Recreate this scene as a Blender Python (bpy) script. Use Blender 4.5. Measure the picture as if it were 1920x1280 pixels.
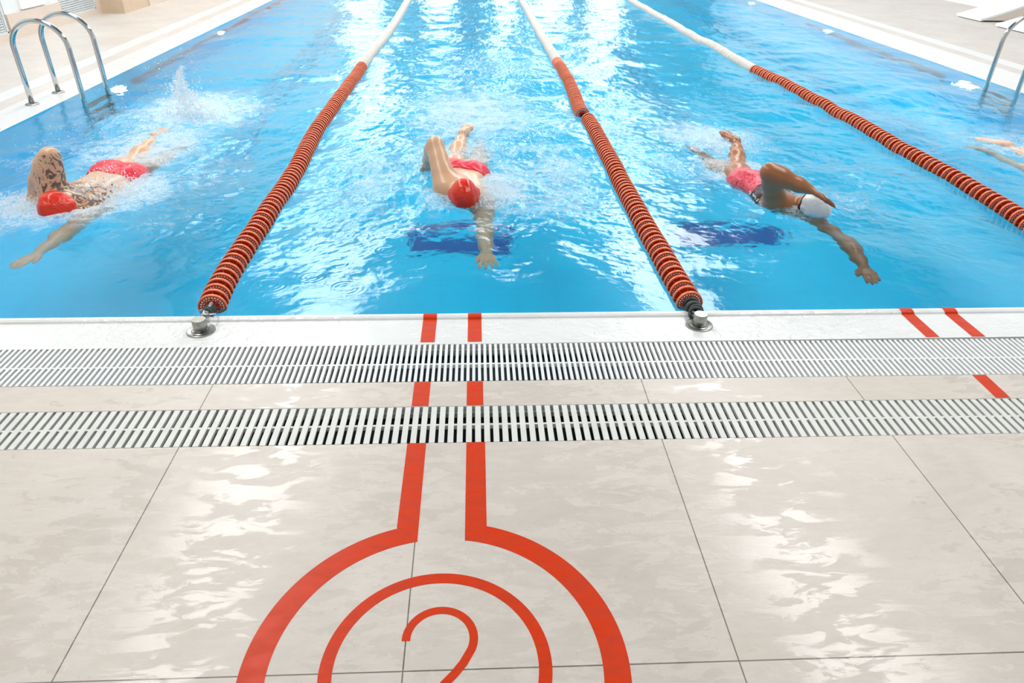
import bpy, bmesh, math, random
import numpy as np
from mathutils import Vector, Matrix
import openvdb

for o in list(bpy.data.objects):
    bpy.data.objects.remove(o)
SC = bpy.context.scene
COL = SC.collection
random.seed(7)
RNG = np.random.RandomState(11)

# ------------------------------------------------------------------ camera
cam_d = bpy.data.cameras.new('camera')
cam = bpy.data.objects.new('camera', cam_d)
COL.objects.link(cam)
cam_d.sensor_width = 36.0
cam_d.lens = 36.0 * 1332.8 / 1920.0
cam_d.clip_start = 0.05
cam_d.clip_end = 200
FW = Vector((0.04603395, 0.85007457, -0.52464665))
RT = Vector((0.99888889, -0.04447811, 0.01557829))
UP = Vector((0.01009258, 0.52478084, 0.85117754))
M = Matrix.Identity(4)
for i in range(3):
    M[i][0], M[i][1], M[i][2] = RT[i], UP[i], -FW[i]
M.translation = Vector((0, 0, 1.53))
cam.matrix_world = M
SC.camera = cam
SC.view_settings.view_transform = 'Standard'
SC.view_settings.look = 'None'
SC.view_settings.gamma = 1.0
SC.view_settings.use_curve_mapping = False
SC.view_settings.exposure = 0.02
SC.cycles.max_bounces = 12
SC.cycles.transmission_bounces = 8
SC.cycles.diffuse_bounces = 4
SC.cycles.glossy_bounces = 4
SC.cycles.sample_clamp_indirect = 12.0
SC.cycles.use_denoising = True

# ------------------------------------------------------------------ light
LIGHT_STRIP = 9.0      # radiance of the ceiling strips
WORLD_LIGHT = 0.62     # even fill light added through the wall left out behind the camera
WINDOW_LIGHT = 3.0
w = bpy.data.worlds.new('world')
SC.world = w
w.use_nodes = True
w.node_tree.nodes['Background'].inputs[0].default_value = (1.0, 0.98, 0.96, 1)
w.node_tree.nodes['Background'].inputs[1].default_value = WORLD_LIGHT


# ------------------------------------------------------------------ material helpers
def lin(c):
    return tuple((v / 255 / 12.92) if v <= 10.3 else ((v / 255 + 0.055) / 1.055) ** 2.4 for v in c) + (1.0,)


class NT:
    """small helper to build node trees"""
    def __init__(self, name):
        self.m = bpy.data.materials.new(name)
        self.m.use_nodes = True
        self.t = self.m.node_tree
        self.t.nodes.clear()
        self.out = self.t.nodes.new('ShaderNodeOutputMaterial')

    def n(self, typ, **kw):
        nd = self.t.nodes.new(typ)
        for k, v in kw.items():
            if k == 'ins':
                for i, val in v.items():
                    if hasattr(val, 'is_output'):
                        self.t.links.new(val, nd.inputs[i])
                    else:
                        nd.inputs[i].default_value = val
            else:
                setattr(nd, k, v)
        return nd

    def math(self, op, a, b=0.0, c=0.0, clamp=False):
        nd = self.n('ShaderNodeMath', operation=op, use_clamp=clamp, ins={0: a, 1: b, 2: c})
        return nd.outputs[0]

    def coord(self):
        return self.n('ShaderNodeTexCoord').outputs['Object']

    def mapping(self, vec, scale=(1, 1, 1), rot=(0, 0, 0), loc=(0, 0, 0)):
        return self.n('ShaderNodeMapping', ins={'Vector': vec, 'Scale': scale, 'Rotation': rot, 'Location': loc}).outputs[0]

    def noise(self, vec, scale, detail=3.0, rough=0.5, dist=0.0):
        return self.n('ShaderNodeTexNoise', ins={'Vector': vec, 'Scale': scale, 'Detail': detail, 'Roughness': rough, 'Distortion': dist}).outputs[0]

    def ramp(self, fac, stops):
        r = self.n('ShaderNodeValToRGB', ins={0: fac})
        e = r.color_ramp.elements
        while len(e) > len(stops):
            e.remove(e[-1])
        while len(e) < len(stops):
            e.new(0.5)
        for el, (p, c) in zip(e, stops):
            el.position = p
            el.color = c if not isinstance(c, (int, float)) else (c, c, c, 1)
        return r.outputs[0]

    def mix(self, fac, a, b):
        nd = self.n('ShaderNodeMix', data_type='RGBA')
        for i, v in ((0, fac), (6, a), (7, b)):
            if hasattr(v, 'is_output'):
                self.t.links.new(v, nd.inputs[i])
            else:
                nd.inputs[i].default_value = v
        return nd.outputs[2]

    def bump(self, h, strength=0.3, dist=0.01):
        return self.n('ShaderNodeBump', ins={'Height': h, 'Strength': strength, 'Distance': dist}).outputs[0]

    def principled(self, **kw):
        p = self.n('ShaderNodeBsdfPrincipled')
        for k, v in kw.items():
            k = k.replace('_', ' ')
            if hasattr(v, 'is_output'):
                self.t.links.new(v, p.inputs[k])
            else:
                p.inputs[k].default_value = v
        return p.outputs[0]

    def done(self, sh):
        self.t.links.new(sh, self.out.inputs[0])
        return self.m


def simple(name, col, rough=0.5, metal=0.0, var=0.06, scale=30, bump=0.0, spec=0.5):
    t = NT(name)
    c = t.coord()
    nz = t.noise(c, scale, 4)
    base = lin(col)
    dk = tuple(v * (1 - var) for v in base[:3]) + (1,)
    lt = tuple(min(1, v * (1 + var)) for v in base[:3]) + (1,)
    colr = t.ramp(nz, [(0.3, dk), (0.7, lt)])
    kw = dict(Base_Color=colr, Roughness=rough, Metallic=metal)
    if bump:
        kw['Normal'] = t.bump(t.noise(c, scale * 3, 3), bump, 0.004)
    sh = t.principled(**kw)
    return t.done(sh)


def stone_material(name, joints=True, base=(224, 214, 203), wet=1.0):
    t = NT(name)
    co = t.coord()
    sep = t.n('ShaderNodeSeparateXYZ', ins={0: co})
    n1 = t.noise(co, 1.6, 5, 0.6, 0.6)
    n2 = t.noise(t.mapping(co, (3.0, 9.0, 1), (0, 0, 0.6)), 3.0, 6, 0.65, 1.0)
    n3 = t.noise(co, 90, 3, 0.6)
    b = lin(base)
    a1 = tuple(v * k for v, k in zip(b[:3], (0.90, 0.885, 0.86))) + (1,)
    a2 = tuple(min(1, v * k) for v, k in zip(b[:3], (1.05, 1.05, 1.06))) + (1,)
    col = t.ramp(n1, [(0.3, a1), (0.72, a2)])
    veins = t.ramp(n2, [(0.42, (0.86, 0.84, 0.82, 1)), (0.62, (1, 1, 1, 1))])
    mul = t.n('ShaderNodeMix', data_type='RGBA', blend_type='MULTIPLY')
    mul.inputs[0].default_value = 0.35
    t.t.links.new(col, mul.inputs[6]); t.t.links.new(veins, mul.inputs[7])
    spk = t.ramp(n3, [(0.24, (0.62, 0.58, 0.53, 1)), (0.36, (1, 1, 1, 1))])
    mul2 = t.n('ShaderNodeMix', data_type='RGBA', blend_type='MULTIPLY')
    mul2.inputs[0].default_value = 0.5
    t.t.links.new(mul.outputs[2], mul2.inputs[6]); t.t.links.new(spk, mul2.inputs[7])
    c = mul2.outputs[2]
    # wet film: smooth patches broken by streaks
    wn = t.noise(t.mapping(co, (2.6, 7.0, 1), (0, 0, -0.55)), 2.6, 8, 0.70, 0.4)
    wn2 = t.noise(co, 0.75, 3, 0.5, 0.3)
    wsum = t.math('ADD', t.math('MULTIPLY', wn, 0.6), t.math('MULTIPLY', wn2, 0.5))
    wmask = t.ramp(wsum, [(0.535, 0.0), (0.56, 1.0)])
    wm = t.math('MULTIPLY', wmask, wet)
    rough = t.math('SUBTRACT', 0.45, t.math('MULTIPLY', wm, 0.31))
    hb = t.math('ADD', t.math('MULTIPLY', n2, 1.0), t.math('MULTIPLY', t.noise(co, 160, 2), 0.15))
    hb = t.math('ADD', hb, t.math('MULTIPLY', wm, 0.35))
    if joints:
        def line(ax, off, period, half):
            s = t.math('ADD', sep.outputs[ax], -off + 100 * period)
            m = t.math('MODULO', s, period)
            d = t.math('MINIMUM', m, t.math('SUBTRACT', period, m))
            return t.math('LESS_THAN', d, half)
        jm = t.math('MAXIMUM', line(0, -0.186, 0.7975, 0.0018), t.math('MULTIPLY', line(1, 1.018, 0.7975, 0.0018), t.math('LESS_THAN', sep.outputs[1], 1.5)))
        c = t.mix(jm, c, lin((120, 112, 100)))
        hb = t.math('SUBTRACT', hb, t.math('MULTIPLY', jm, 1.0))
    nrm = t.bump(hb, 0.16, 0.003)
    return t.done(t.principled(Base_Color=c, Roughness=rough, Normal=nrm, IOR=1.5))


def gutter_material():
    t = NT('wet_white_gutter')
    co = t.coord()
    n = t.noise(co, 2.0, 3)
    c = t.ramp(n, [(0.3, lin((233, 233, 230))), (0.7, lin((243, 243, 241)))])
    rip = t.noise(t.mapping(co, (1, 1.3, 1), (0, 0, 0.5)), 16, 3, 0.55, 1.2)
    amt = t.ramp(t.noise(co, 0.9, 2), [(0.4, 0.12), (0.62, 1.0)])
    h = t.math('MULTIPLY', rip, amt)
    return t.done(t.principled(Base_Color=c, Roughness=0.09, Normal=t.bump(h, 0.55, 0.02), IOR=1.4))


def basin_material():
    t = NT('blue_pool_tile')
    co = t.coord()
    sep = t.n('ShaderNodeSeparateXYZ', ins={0: co})
    n = t.noise(co, 2.2, 4)
    c = t.ramp(n, [(0.3, lin((0, 206, 247))), (0.7, lin((0, 215, 252)))])

    def line(ax, period, half):
        m = t.math('MODULO', t.math('ADD', sep.outputs[ax], 50 * period), period)
        return t.math('LESS_THAN', m, half)
    jm = t.math('MAXIMUM', t.math('MAXIMUM', line(0, 0.25, 0.003), line(1, 0.125, 0.003)), line(2, 0.125, 0.003))
    c = t.mix(t.math('MULTIPLY', jm, 0.5), c, lin((0, 160, 225)))
    return t.done(t.principled(Base_Color=c, Roughness=0.35))


def tape_material(name='red_floor_tape', col=(218, 58, 6)):
    t = NT(name)
    co = t.coord()
    b = lin(col)
    n = t.noise(t.mapping(co, (3, 7, 1), (0, 0, 0.4)), 4, 5, 0.6, 0.4)
    c = t.ramp(n, [(0.35, tuple(v * 0.9 for v in b[:3]) + (1,)), (0.65, tuple(min(1, v * 1.06) for v in b[:3]) + (1,))])
    r = t.ramp(n, [(0.42, 0.42), (0.62, 0.30)])
    return t.done(t.principled(Base_Color=c, Roughness=r, IOR=1.33, Normal=t.bump(t.noise(co, 40, 3), 0.12, 0.003)))


def water_material():
    t = NT('pool_water_surface')
    co = t.coord()
    foam = t.n('ShaderNodeAttribute', attribute_name='foam').outputs['Fac']
    rough_w = t.n('ShaderNodeAttribute', attribute_name='churn').outputs['Fac']
    f1 = t.noise(co, 34, 6, 0.72, 1.6)
    f2 = t.noise(co, 95, 4, 0.7, 1.0)
    f3 = t.noise(co, 6.5, 3, 0.6, 1.2)
    fine = t.noise(t.mapping(co, (1, 1, 1)), 26, 4, 0.6, 1.5)
    fine2 = t.noise(co, 9, 3, 0.5, 0.8)
    h = t.math('ADD', t.math('MULTIPLY', fine, t.math('MULTIPLY', rough_w, 0.34)),
               t.math('MULTIPLY', fine2, t.math('ADD', 0.06, t.math('MULTIPLY', rough_w, 0.3))))
    nrm = t.bump(h, 1.0, 0.012)
    glass = t.n('ShaderNodeBsdfGlass', ins={'Color': (0.87, 0.975, 1.0, 1), 'Roughness': 0.0, 'IOR': 1.34, 'Normal': nrm}).outputs[0]
    # bubbles and froth, plus ceiling glints on steep ripples painted in white
    fs = t.math('ADD', t.math('ADD', t.math('MULTIPLY', f1, 0.6), t.math('MULTIPLY', f2, 0.35)), t.math('MULTIPLY', f3, 0.45))
    thr = t.math('SUBTRACT', 0.90, t.math('MULTIPLY', foam, 0.56))
    mask = t.math('MULTIPLY', t.math('SUBTRACT', fs, thr), 5.5, clamp=True)
    mask = t.math('MULTIPLY', mask, t.math('ADD', 0.42, t.math('MULTIPLY', foam, 0.55)), clamp=True)
    white = t.n('ShaderNodeBsdfDiffuse', ins={'Color': (0.93, 0.96, 0.98, 1)}).outputs[0]
    trl = t.n('ShaderNodeBsdfTranslucent', ins={'Color': (0.9, 0.97, 1.0, 1)}).outputs[0]
    fm = t.n('ShaderNodeMixShader', ins={0: 0.4, 1: white, 2: trl}).outputs[0]
    return t.done(t.n('ShaderNodeMixShader', ins={0: mask, 1: glass, 2: fm}).outputs[0])


def emit(name, col, s):
    t = NT(name)
    return t.done(t.n('ShaderNodeEmission', ins={0: col, 1: s}).outputs[0])


def skin_material(name, col, tattoo=None):
    t = NT(name)
    co = t.coord()
    b = lin(col)
    n = t.noise(co, 9, 4)
    c = t.ramp(n, [(0.3, tuple(v * k for v, k in zip(b[:3], (0.9, 0.84, 0.8))) + (1,)), (0.7, tuple(min(1, v * 1.05) for v in b[:3]) + (1,))])
    if tattoo:
        (cx, cy, cz), rad = tattoo
        d = t.n('ShaderNodeVectorMath', operation='DISTANCE', ins={0: co, 1: (cx, cy, cz)}).outputs['Value']
        fall = t.math('SUBTRACT', 1.0, t.math('DIVIDE', d, rad), clamp=True)
        pat = t.noise(co, 17, 5, 0.6, 2.2)
        m = t.math('GREATER_THAN', t.math('ADD', pat, t.math('MULTIPLY', fall, 0.26)), 0.65)
        m = t.math('MULTIPLY', m, t.math('GREATER_THAN', fall, 0.02))
        c = t.mix(t.math('MULTIPLY', m, 0.85), c, lin((52, 50, 52)))
    p = t.principled(Base_Color=c, Roughness=0.3, Normal=t.bump(t.noise(co, 45, 3), 0.12, 0.004))
    return t.done(p)


def cap_material(name, col):
    t = NT(name)
    co = t.coord()
    n = t.noise(t.mapping(co, (4, 14, 10), (0.3, 0.2, 0.5)), 2.2, 3, 0.5, 0.8)
    b = lin(col)
    c = t.ramp(n, [(0.3, tuple(v * 0.88 for v in b[:3]) + (1,)), (0.7, b)])
    return t.done(t.principled(Base_Color=c, Roughness=0.24, Normal=t.bump(n, 0.6, 0.012)))


def pattern_suit(name, a, b, c3):
    t = NT(name)
    co = t.coord()
    n = t.noise(co, 30, 3, 0.6, 2.0)
    c = t.ramp(n, [(0.40, lin(a)), (0.52, lin(b)), (0.60, lin(a)), (0.70, lin(c3))])
    return t.done(t.principled(Base_Color=c, Roughness=0.4))


MAT = {}
MAT['stone'] = stone_material('pale_stone_tile', wet=0.9)
MAT['stone_side'] = stone_material('pale_stone_side_deck', joints=False, wet=0.3, base=(208, 201, 194))
MAT['gutter'] = gutter_material()
MAT['white_side'] = simple('white_side_coping', (216, 216, 215), 0.3, var=0.02, scale=3)
MAT['basin'] = basin_material()
MAT['laneline'] = simple('dark_blue_lane_tile', (0, 92, 168), 0.4, var=0.05)
MAT['tape'] = tape_material()
MAT['water'] = water_material()
MAT['grate'] = simple('white_grate_plastic', (240, 241, 240), 0.35, var=0.02)
MAT['grate2'] = simple('offwhite_grate_plastic', (226, 226, 220), 0.45, var=0.05, scale=12)
MAT['channel'] = simple('grey_channel_concrete', (205, 207, 204), 0.6)
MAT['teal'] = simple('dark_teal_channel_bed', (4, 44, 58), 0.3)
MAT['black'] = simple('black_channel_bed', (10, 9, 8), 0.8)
MAT['steel'] = simple('polished_steel', (200, 202, 202), 0.12, 1.0, 0.03)
MAT['brushed'] = simple('brushed_steel', (160, 160, 154), 0.32, 1.0, 0.15, 60, 0.1)
MAT['darkband'] = simple('dark_grey_cord', (62, 72, 72), 0.5)
MAT['palecord'] = simple('pale_grey_clip', (190, 194, 192), 0.3, 0.4)
MAT['rim'] = simple('orange_float_rim', (255, 124, 74), 0.35, var=0.05)
MAT['web'] = simple('orange_float_web', (186, 50, 16), 0.4, var=0.1)
MAT['dot'] = simple('float_hole_light', (255, 246, 236), 0.4, var=0.03)
MAT['whitefloat'] = simple('white_float', (228, 218, 208), 0.4, var=0.02)
MAT['wallbeige'] = simple('beige_wall', (216, 200, 186), 0.7, var=0.02, scale=3)
MAT['pillar'] = simple('sand_pillar', (206, 184, 158), 0.7, var=0.04, scale=8)
MAT['greypanel'] = simple('grey_wall_panel', (224, 227, 228), 0.6, var=0.02)
MAT['whitewall'] = simple('white_wall', (244, 244, 242), 0.7, var=0.01, scale=2)
MAT['ceiling'] = simple('pale_ceiling', (128, 146, 158), 0.8, var=0.03, scale=0.6)
MAT['beam'] = simple('grey_ceiling_beam', (96, 104, 110), 0.7)
MAT['vent'] = simple('grey_vent_slat', (208, 214, 216), 0.5)
MAT['ventdark'] = simple('grey_vent_recess', (120, 130, 134), 0.7)
MAT['redstreak'] = simple('red_reflection_streak', (220, 30, 60), 0.4)
MAT['mauvestreak'] = simple('mauve_reflection_streak', (150, 128, 150), 0.4)
MAT['redband'] = simple('red_wall_band', (196, 30, 50), 0.5)
MAT['brownband'] = simple('brown_wall_band', (150, 118, 104), 0.6)
MAT['lounger'] = simple('white_lounger_shell', (246, 246, 245), 0.4, var=0.01)
MAT['lounger_side'] = simple('beige_lounger_side', (226, 216, 206), 0.6, var=0.02)
MAT['step'] = simple('dark_green_step_grip', (20, 72, 76), 0.5)
MAT['rubber'] = simple('black_rubber', (30, 28, 26), 0.7)
MAT['splash'] = None
MAT['strip'] = emit('ceiling_strip_glow', (1.0, 0.985, 0.96, 1), LIGHT_STRIP)
MAT['window'] = emit('daylight_window_glow', (0.95, 0.98, 1.0, 1), WINDOW_LIGHT)
MAT['poollamp'] = emit('pool_lamp_glow', (0.95, 0.98, 1.0, 1), 30.0)


def splash_mat():
    t = NT('white_water_spray')
    a = t.n('ShaderNodeBsdfDiffuse', ins={0: (0.95, 0.97, 0.98, 1)}).outputs[0]
    b = t.n('ShaderNodeBsdfTranslucent', ins={0: (0.9, 0.95, 0.98, 1)}).outputs[0]
    m = t.n('ShaderNodeMixShader', ins={0: 0.5, 1: a, 2: b}).outputs[0]
    tr = t.n('ShaderNodeBsdfTransparent').outputs[0]
    m2 = t.n('ShaderNodeMixShader', ins={0: 0.42, 1: m, 2: tr}).outputs[0]
    return t.done(m2)


MAT['splash'] = splash_mat()


# ------------------------------------------------------------------ object helpers
def tag(o, label=None, cat=None, group=None, kind=None):
    if label: o['label'] = label
    if cat: o['category'] = cat
    if group: o['group'] = group
    if kind: o['kind'] = kind
    return o


def empty(name, loc=(0, 0, 0), rz=0.0):
    o = bpy.data.objects.new(name, None)
    o.empty_display_size = 0.1
    COL.objects.link(o)
    o.location = loc
    o.rotation_euler = (0, 0, rz)
    return o


def mesh_obj(name, verts, faces, mats, parent=None, midx=None, smooth=False):
    me = bpy.data.meshes.new(name)
    me.from_pydata([tuple(v) for v in verts], [], [tuple(f) for f in faces])
    if not isinstance(mats, (list, tuple)):
        mats = [mats]
    for m in mats:
        me.materials.append(m)
    if midx is not None:
        me.polygons.foreach_set('material_index', np.array(midx, dtype=np.int32))
    if smooth:
        me.polygons.foreach_set('use_smooth', np.ones(len(me.polygons), dtype=bool))
    me.update()
    o = bpy.data.objects.new(name, me)
    COL.objects.link(o)
    if parent:
        o.parent = parent
    return o


class MB:
    def __init__(self):
        self.v, self.f, self.m = [], [], []

    def add(self, vs, fs, mi=0):
        b = len(self.v)
        self.v += [tuple(v) for v in vs]
        self.f += [tuple(i + b for i in f) for f in fs]
        self.m += [mi] * len(fs)

    def box(self, x0, x1, y0, y1, z0, z1, mi=0):
        vs = [(x0, y0, z0), (x1, y0, z0), (x1, y1, z0), (x0, y1, z0), (x0, y0, z1), (x1, y0, z1), (x1, y1, z1), (x0, y1, z1)]
        self.add(vs, [(0, 3, 2, 1), (4, 5, 6, 7), (0, 1, 5, 4), (1, 2, 6, 5), (2, 3, 7, 6), (3, 0, 4, 7)], mi)

    def quad(self, a, b, c, d, mi=0):
        self.add([a, b, c, d], [(0, 1, 2, 3)], mi)

    def tube(self, pts, r, seg=12, mi=0, caps=True, closed=False):
        pts = [Vector(p) for p in pts]
        n = len(pts)
        rs = r if isinstance(r, (list, tuple)) else [r] * n
        ring = []
        t0 = (pts[1] - pts[0]).normalized()
        up = Vector((0, 0, 1)) if abs(t0.z) < 0.9 else Vector((1, 0, 0))
        nrm = t0.cross(up).normalized()
        for i in range(n):
            if closed:
                t = (pts[(i + 1) % n] - pts[i - 1]).normalized()
            else:
                t = (pts[min(i + 1, n - 1)] - pts[max(i - 1, 0)]).normalized()
            nrm = (nrm - t * nrm.dot(t)).normalized()
            bn = t.cross(nrm)
            ring.append([pts[i] + (nrm * math.cos(2 * math.pi * k / seg) + bn * math.sin(2 * math.pi * k / seg)) * rs[i] for k in range(seg)])
        vs = [v for rg in ring for v in rg]
        fs = []
        m = n if closed else n - 1
        for i in range(m):
            j = (i + 1) % n
            for k in range(seg):
                k2 = (k + 1) % seg
                fs.append((i * seg + k, i * seg + k2, j * seg + k2, j * seg + k))
        if caps and not closed:
            fs.append(tuple(range(seg - 1, -1, -1)))
            fs.append(tuple((n - 1) * seg + k for k in range(seg)))
        self.add(vs, fs, mi)

    def lathe(self, prof, seg=32, mi=0, mis=None, M=None):
        """prof: list of (r, z) around local z"""
        vs, fs, ms = [], [], []
        for (r, z) in prof:
            for k in range(seg):
                a = 2 * math.pi * k / seg
                v = Vector((r * math.cos(a), r * math.sin(a), z))
                vs.append(M @ v if M else v)
        for i in range(len(prof) - 1):
            for k in range(seg):
                k2 = (k + 1) % seg
                fs.append((i * seg + k, i * seg + k2, (i + 1) * seg + k2, (i + 1) * seg + k))
                ms.append(mis[i] if mis else mi)
        b = len(self.v)
        self.v += [tuple(v) for v in vs]
        self.f += [tuple(i + b for i in f) for f in fs]
        self.m += ms

    def build(self, name, mats, parent=None, smooth=False):
        return mesh_obj(name, self.v, self.f, mats, parent, self.m, smooth)


def smooth_angle(o, ang=0.7):
    me = o.data
    me.polygons.foreach_set('use_smooth', np.ones(len(me.polygons), dtype=bool))
    bm = bmesh.new(); bm.from_mesh(me)
    for e in bm.edges:
        if len(e.link_faces) == 2 and e.calc_face_angle(0) > ang:
            e.smooth = False
    bm.to_mesh(me); bm.free()
    return o


def recalc(o):
    bm = bmesh.new(); bm.from_mesh(o.data)
    bmesh.ops.recalc_face_normals(bm, faces=bm.faces)
    bm.to_mesh(o.data); bm.free()
    return o


# ------------------------------------------------------------------ the setting
PX0, PX1, PY0, PY1, DEPTH = -3.60, 5.43, 2.718, 27.7, 1.4


def struct(name, mb, mats, **kw):
    o = mb.build(name, mats, **kw)
    tag(o, kind='structure')
    return o


m = MB(); m.box(-5.7, 9.46, -3.0, 1.842, -0.30, 0.0)
struct('floor', m, [MAT['stone']])
m = MB(); m.box(-5.0, 7.2, 2.045, 2.198, -0.30, 0.0)
struct('floor_strip', m, [MAT['stone']])
# pool gutter slab with a low rounded lip along the water
m = MB()
prof = [(2.465, -0.30), (2.465, 0.0), (2.672, -0.004), (2.678, 0.003), (2.690, 0.007), (2.706, 0.007), (2.716, 0.001), (2.720, -0.012), (2.7195, -0.30)]
sk = lambda x: 0.0058 * (x - 0.1)
for i in range(len(prof) - 1):
    (y0, z0), (y1, z1) = prof[i], prof[i + 1]
    m.quad((-5.0, y0 + sk(-5.0) * (i > 0) * .9, z0), (7.2, y0 + sk(7.2) * (i > 0) * .9, z0), (7.2, y1 + sk(7.2) * .9, z1), (-5.0, y1 + sk(-5) * .9, z1))
struct('trim_1', m, [MAT['gutter']])
# channels under the two grates
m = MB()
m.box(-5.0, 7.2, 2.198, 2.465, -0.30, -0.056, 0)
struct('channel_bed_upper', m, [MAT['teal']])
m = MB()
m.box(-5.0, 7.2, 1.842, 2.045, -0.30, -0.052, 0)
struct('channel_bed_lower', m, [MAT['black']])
m = MB()
m.box(-5.0, 7.2, 2.4635, 2.4650, -0.2, -0.001)
m.box(-5.0, 7.2, 2.0435, 2.0450, -0.2, -0.001)
m.box(-5.0, 7.2, 2.198, 2.1995, -0.2, -0.001)
struct('channel_wall', m, [MAT['channel']])
# side decks: white coping, tile strip, white covered channel, deck
m = MB(); m.box(-3.95, PX0 - 0.003, 2.745, PY1 + 2, -0.30, 0.0)
struct('trim_2', m, [MAT['white_side']])
m = MB(); m.box(-4.10, -3.95, 2.745, 30.6, -0.30, -0.001)
struct('trim_3', m, [MAT['stone_side']])
m = MB(); m.box(-4.29, -4.10, 2.745, 30.6, -0.30, 0.001)
struct('trim_4', m, [MAT['white_side']])
m = MB(); m.box(-5.7, -4.29, 1.842, 30.6, -0.30, 0.0)
struct('floor_left', m, [MAT['stone_side']])
m = MB(); m.box(PX1 + 0.003, 6.02, 2.78, PY1 + 2, -0.30, 0.0)
struct('trim_5', m, [MAT['white_side']])
m = MB(); m.box(6.02, 6.20, 2.78, 30.6, -0.30, -0.001)
struct('trim_6', m, [MAT['stone_side']])
m = MB(); m.box(6.20, 6.42, 2.78, 30.6, -0.30, 0.001)
struct('trim_7', m, [MAT['white_side']])
m = MB(); m.box(6.42, 9.46, 1.842, 30.6, -0.30, 0.0)
struct('floor_right', m, [MAT['stone_side']])
m = MB(); m.box(PX0, PX1, PY1, PY1 + 2.9, -0.30, 0.0)
struct('floor_far', m, [MAT['stone_side']])

# basin
m = MB()
z0 = -DEPTH
m.quad((PX0, PY0 - .02, z0), (PX1, PY0 - .02, z0), (PX1, PY1, z0), (PX0, PY1, z0))
m.quad((PX0, PY0 - .02, z0), (PX0, PY1, z0), (PX0, PY1, -0.002), (PX0, PY0 - .02, -0.002))
m.quad((PX1, PY1, z0), (PX1, PY0 - .02, z0), (PX1, PY0 - .02, -0.002), (PX1, PY1, -0.002))
m.quad((PX0, PY1, z0), (PX1, PY1, z0), (PX1, PY1, -0.002), (PX0, PY1, -0.002))
m.quad((PX1, PY0 + .004, z0), (PX0, PY0 - .022, z0), (PX0, PY0 - .022, -0.012), (PX1, PY0 + .004, -0.012))
struct('pool_basin', m, [MAT['basin']])

for i, (sx, ya, yb, mt) in enumerate(((PX0, 10.6, 22.0, 'redstreak'), (PX0, 7.9, 10.6, 'mauvestreak'), (PX1, 8.4, 12.5, 'mauvestreak'))):  # coloured strips painted on the walls for reflected streaks, duller towards the near end
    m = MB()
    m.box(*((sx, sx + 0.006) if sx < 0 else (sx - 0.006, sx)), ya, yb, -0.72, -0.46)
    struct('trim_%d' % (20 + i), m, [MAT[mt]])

LANES = [-2.27, -0.135, 2.04, 4.22]
for i, lx in enumerate(LANES):
    m = MB()
    z = -DEPTH + 0.006
    if i in (1, 2):
        bx = lx - (0.17 if i == 2 else 0.0)
        m.box(bx - 0.37, bx + 0.37, 4.66, 4.96, z - .005, z)
    m.box(lx - 0.125, lx - 0.085, 5.6, 26.0, z - .005, z)
    m.box(lx + 0.085, lx + 0.125, 5.6, 26.0, z - .005, z)
    m.box(lx - 0.38, lx + 0.38, 26.0, 26.28, z - .005, z)
    struct('trim_%d' % (8 + i), m, [MAT['laneline']])

# left wall: low beige plinth, grilles, grey panels, then the sand pillar
m = MB()
m.box(-6.0, -5.70, 1.0, 12.15, 0.0, 0.085)
m.box(-6.0, -5.70, 9.70, 11.0, 0.085, 0.28)
m.box(-6.0, -5.70, 11.99, 12.15, 0.085, 5.9)
m.box(-6.0, -5.70, 1.0, 12.15, 3.0, 5.9)
m.box(-6.0, -5.72, 9.70, 11.0, 0.28, 3.0, 1)
struct('wall_left', m, [MAT['wallbeige'], MAT['greypanel']])
m = MB()
m.box(-6.0, -5.36, 12.15, 13.1, 0.0, 5.9, 0)
struct('pillar', m, [MAT['pillar']])
m = MB()
m.box(-6.0, -5.345, 13.1, 30.6, 0.0, 5.9, 0)
m.box(-5.345, -5.325, 13.3, 30.0, 1.2, 1.5, 1)
struct('wall_left_far', m, [MAT['wallbeige'], MAT['redband']])
# white access panel
m = MB(); m.box(-5.72, -5.69, 10.05, 10.63, 0.30, 1.1)
struct('wall_access_panel', m, [MAT['whitewall']])
for nm, ya, yb in (('ventilation_grille', 1.0, 9.645), ('ventilation_grille', 11.0, 11.985)):
    e = empty(nm, (0, 0, 0))
    lab = 'pale grey perforated wall grille at the left edge beside the ladder' if ya < 5 else 'pale grey perforated wall grille next to the sand pillar'
    tag(e, lab, 'vent', 'wall grilles beside the pool')
    bk = MB(); bk.box(-5.80, -5.76, ya, yb, 0.085, 3.0); bk.build('backing', [MAT['ventdark']], e)
    fr = MB(); fr.box(-5.76, -5.70, yb - 0.03, yb, 0.085, 3.0); fr.box(-5.76, -5.70, ya, yb, 0.085, 0.10)
    fr.build('frame', [MAT['vent']], e)
    sl = MB()
    z = 0.11
    while z < 1.2:
        sl.box(-5.755, -5.72, ya, yb - 0.03, z, z + 0.014); z += 0.028
    y = max(ya, 8.2)
    while y < yb - 0.03:
        sl.box(-5.75, -5.722, y, y + 0.012, 0.10, 1.2); y += 0.036
    sl.box(-5.755, -5.72, ya, yb - .03, 1.2, 3.0)
    sl.build('slat_panel', [MAT['vent']], e)

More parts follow.
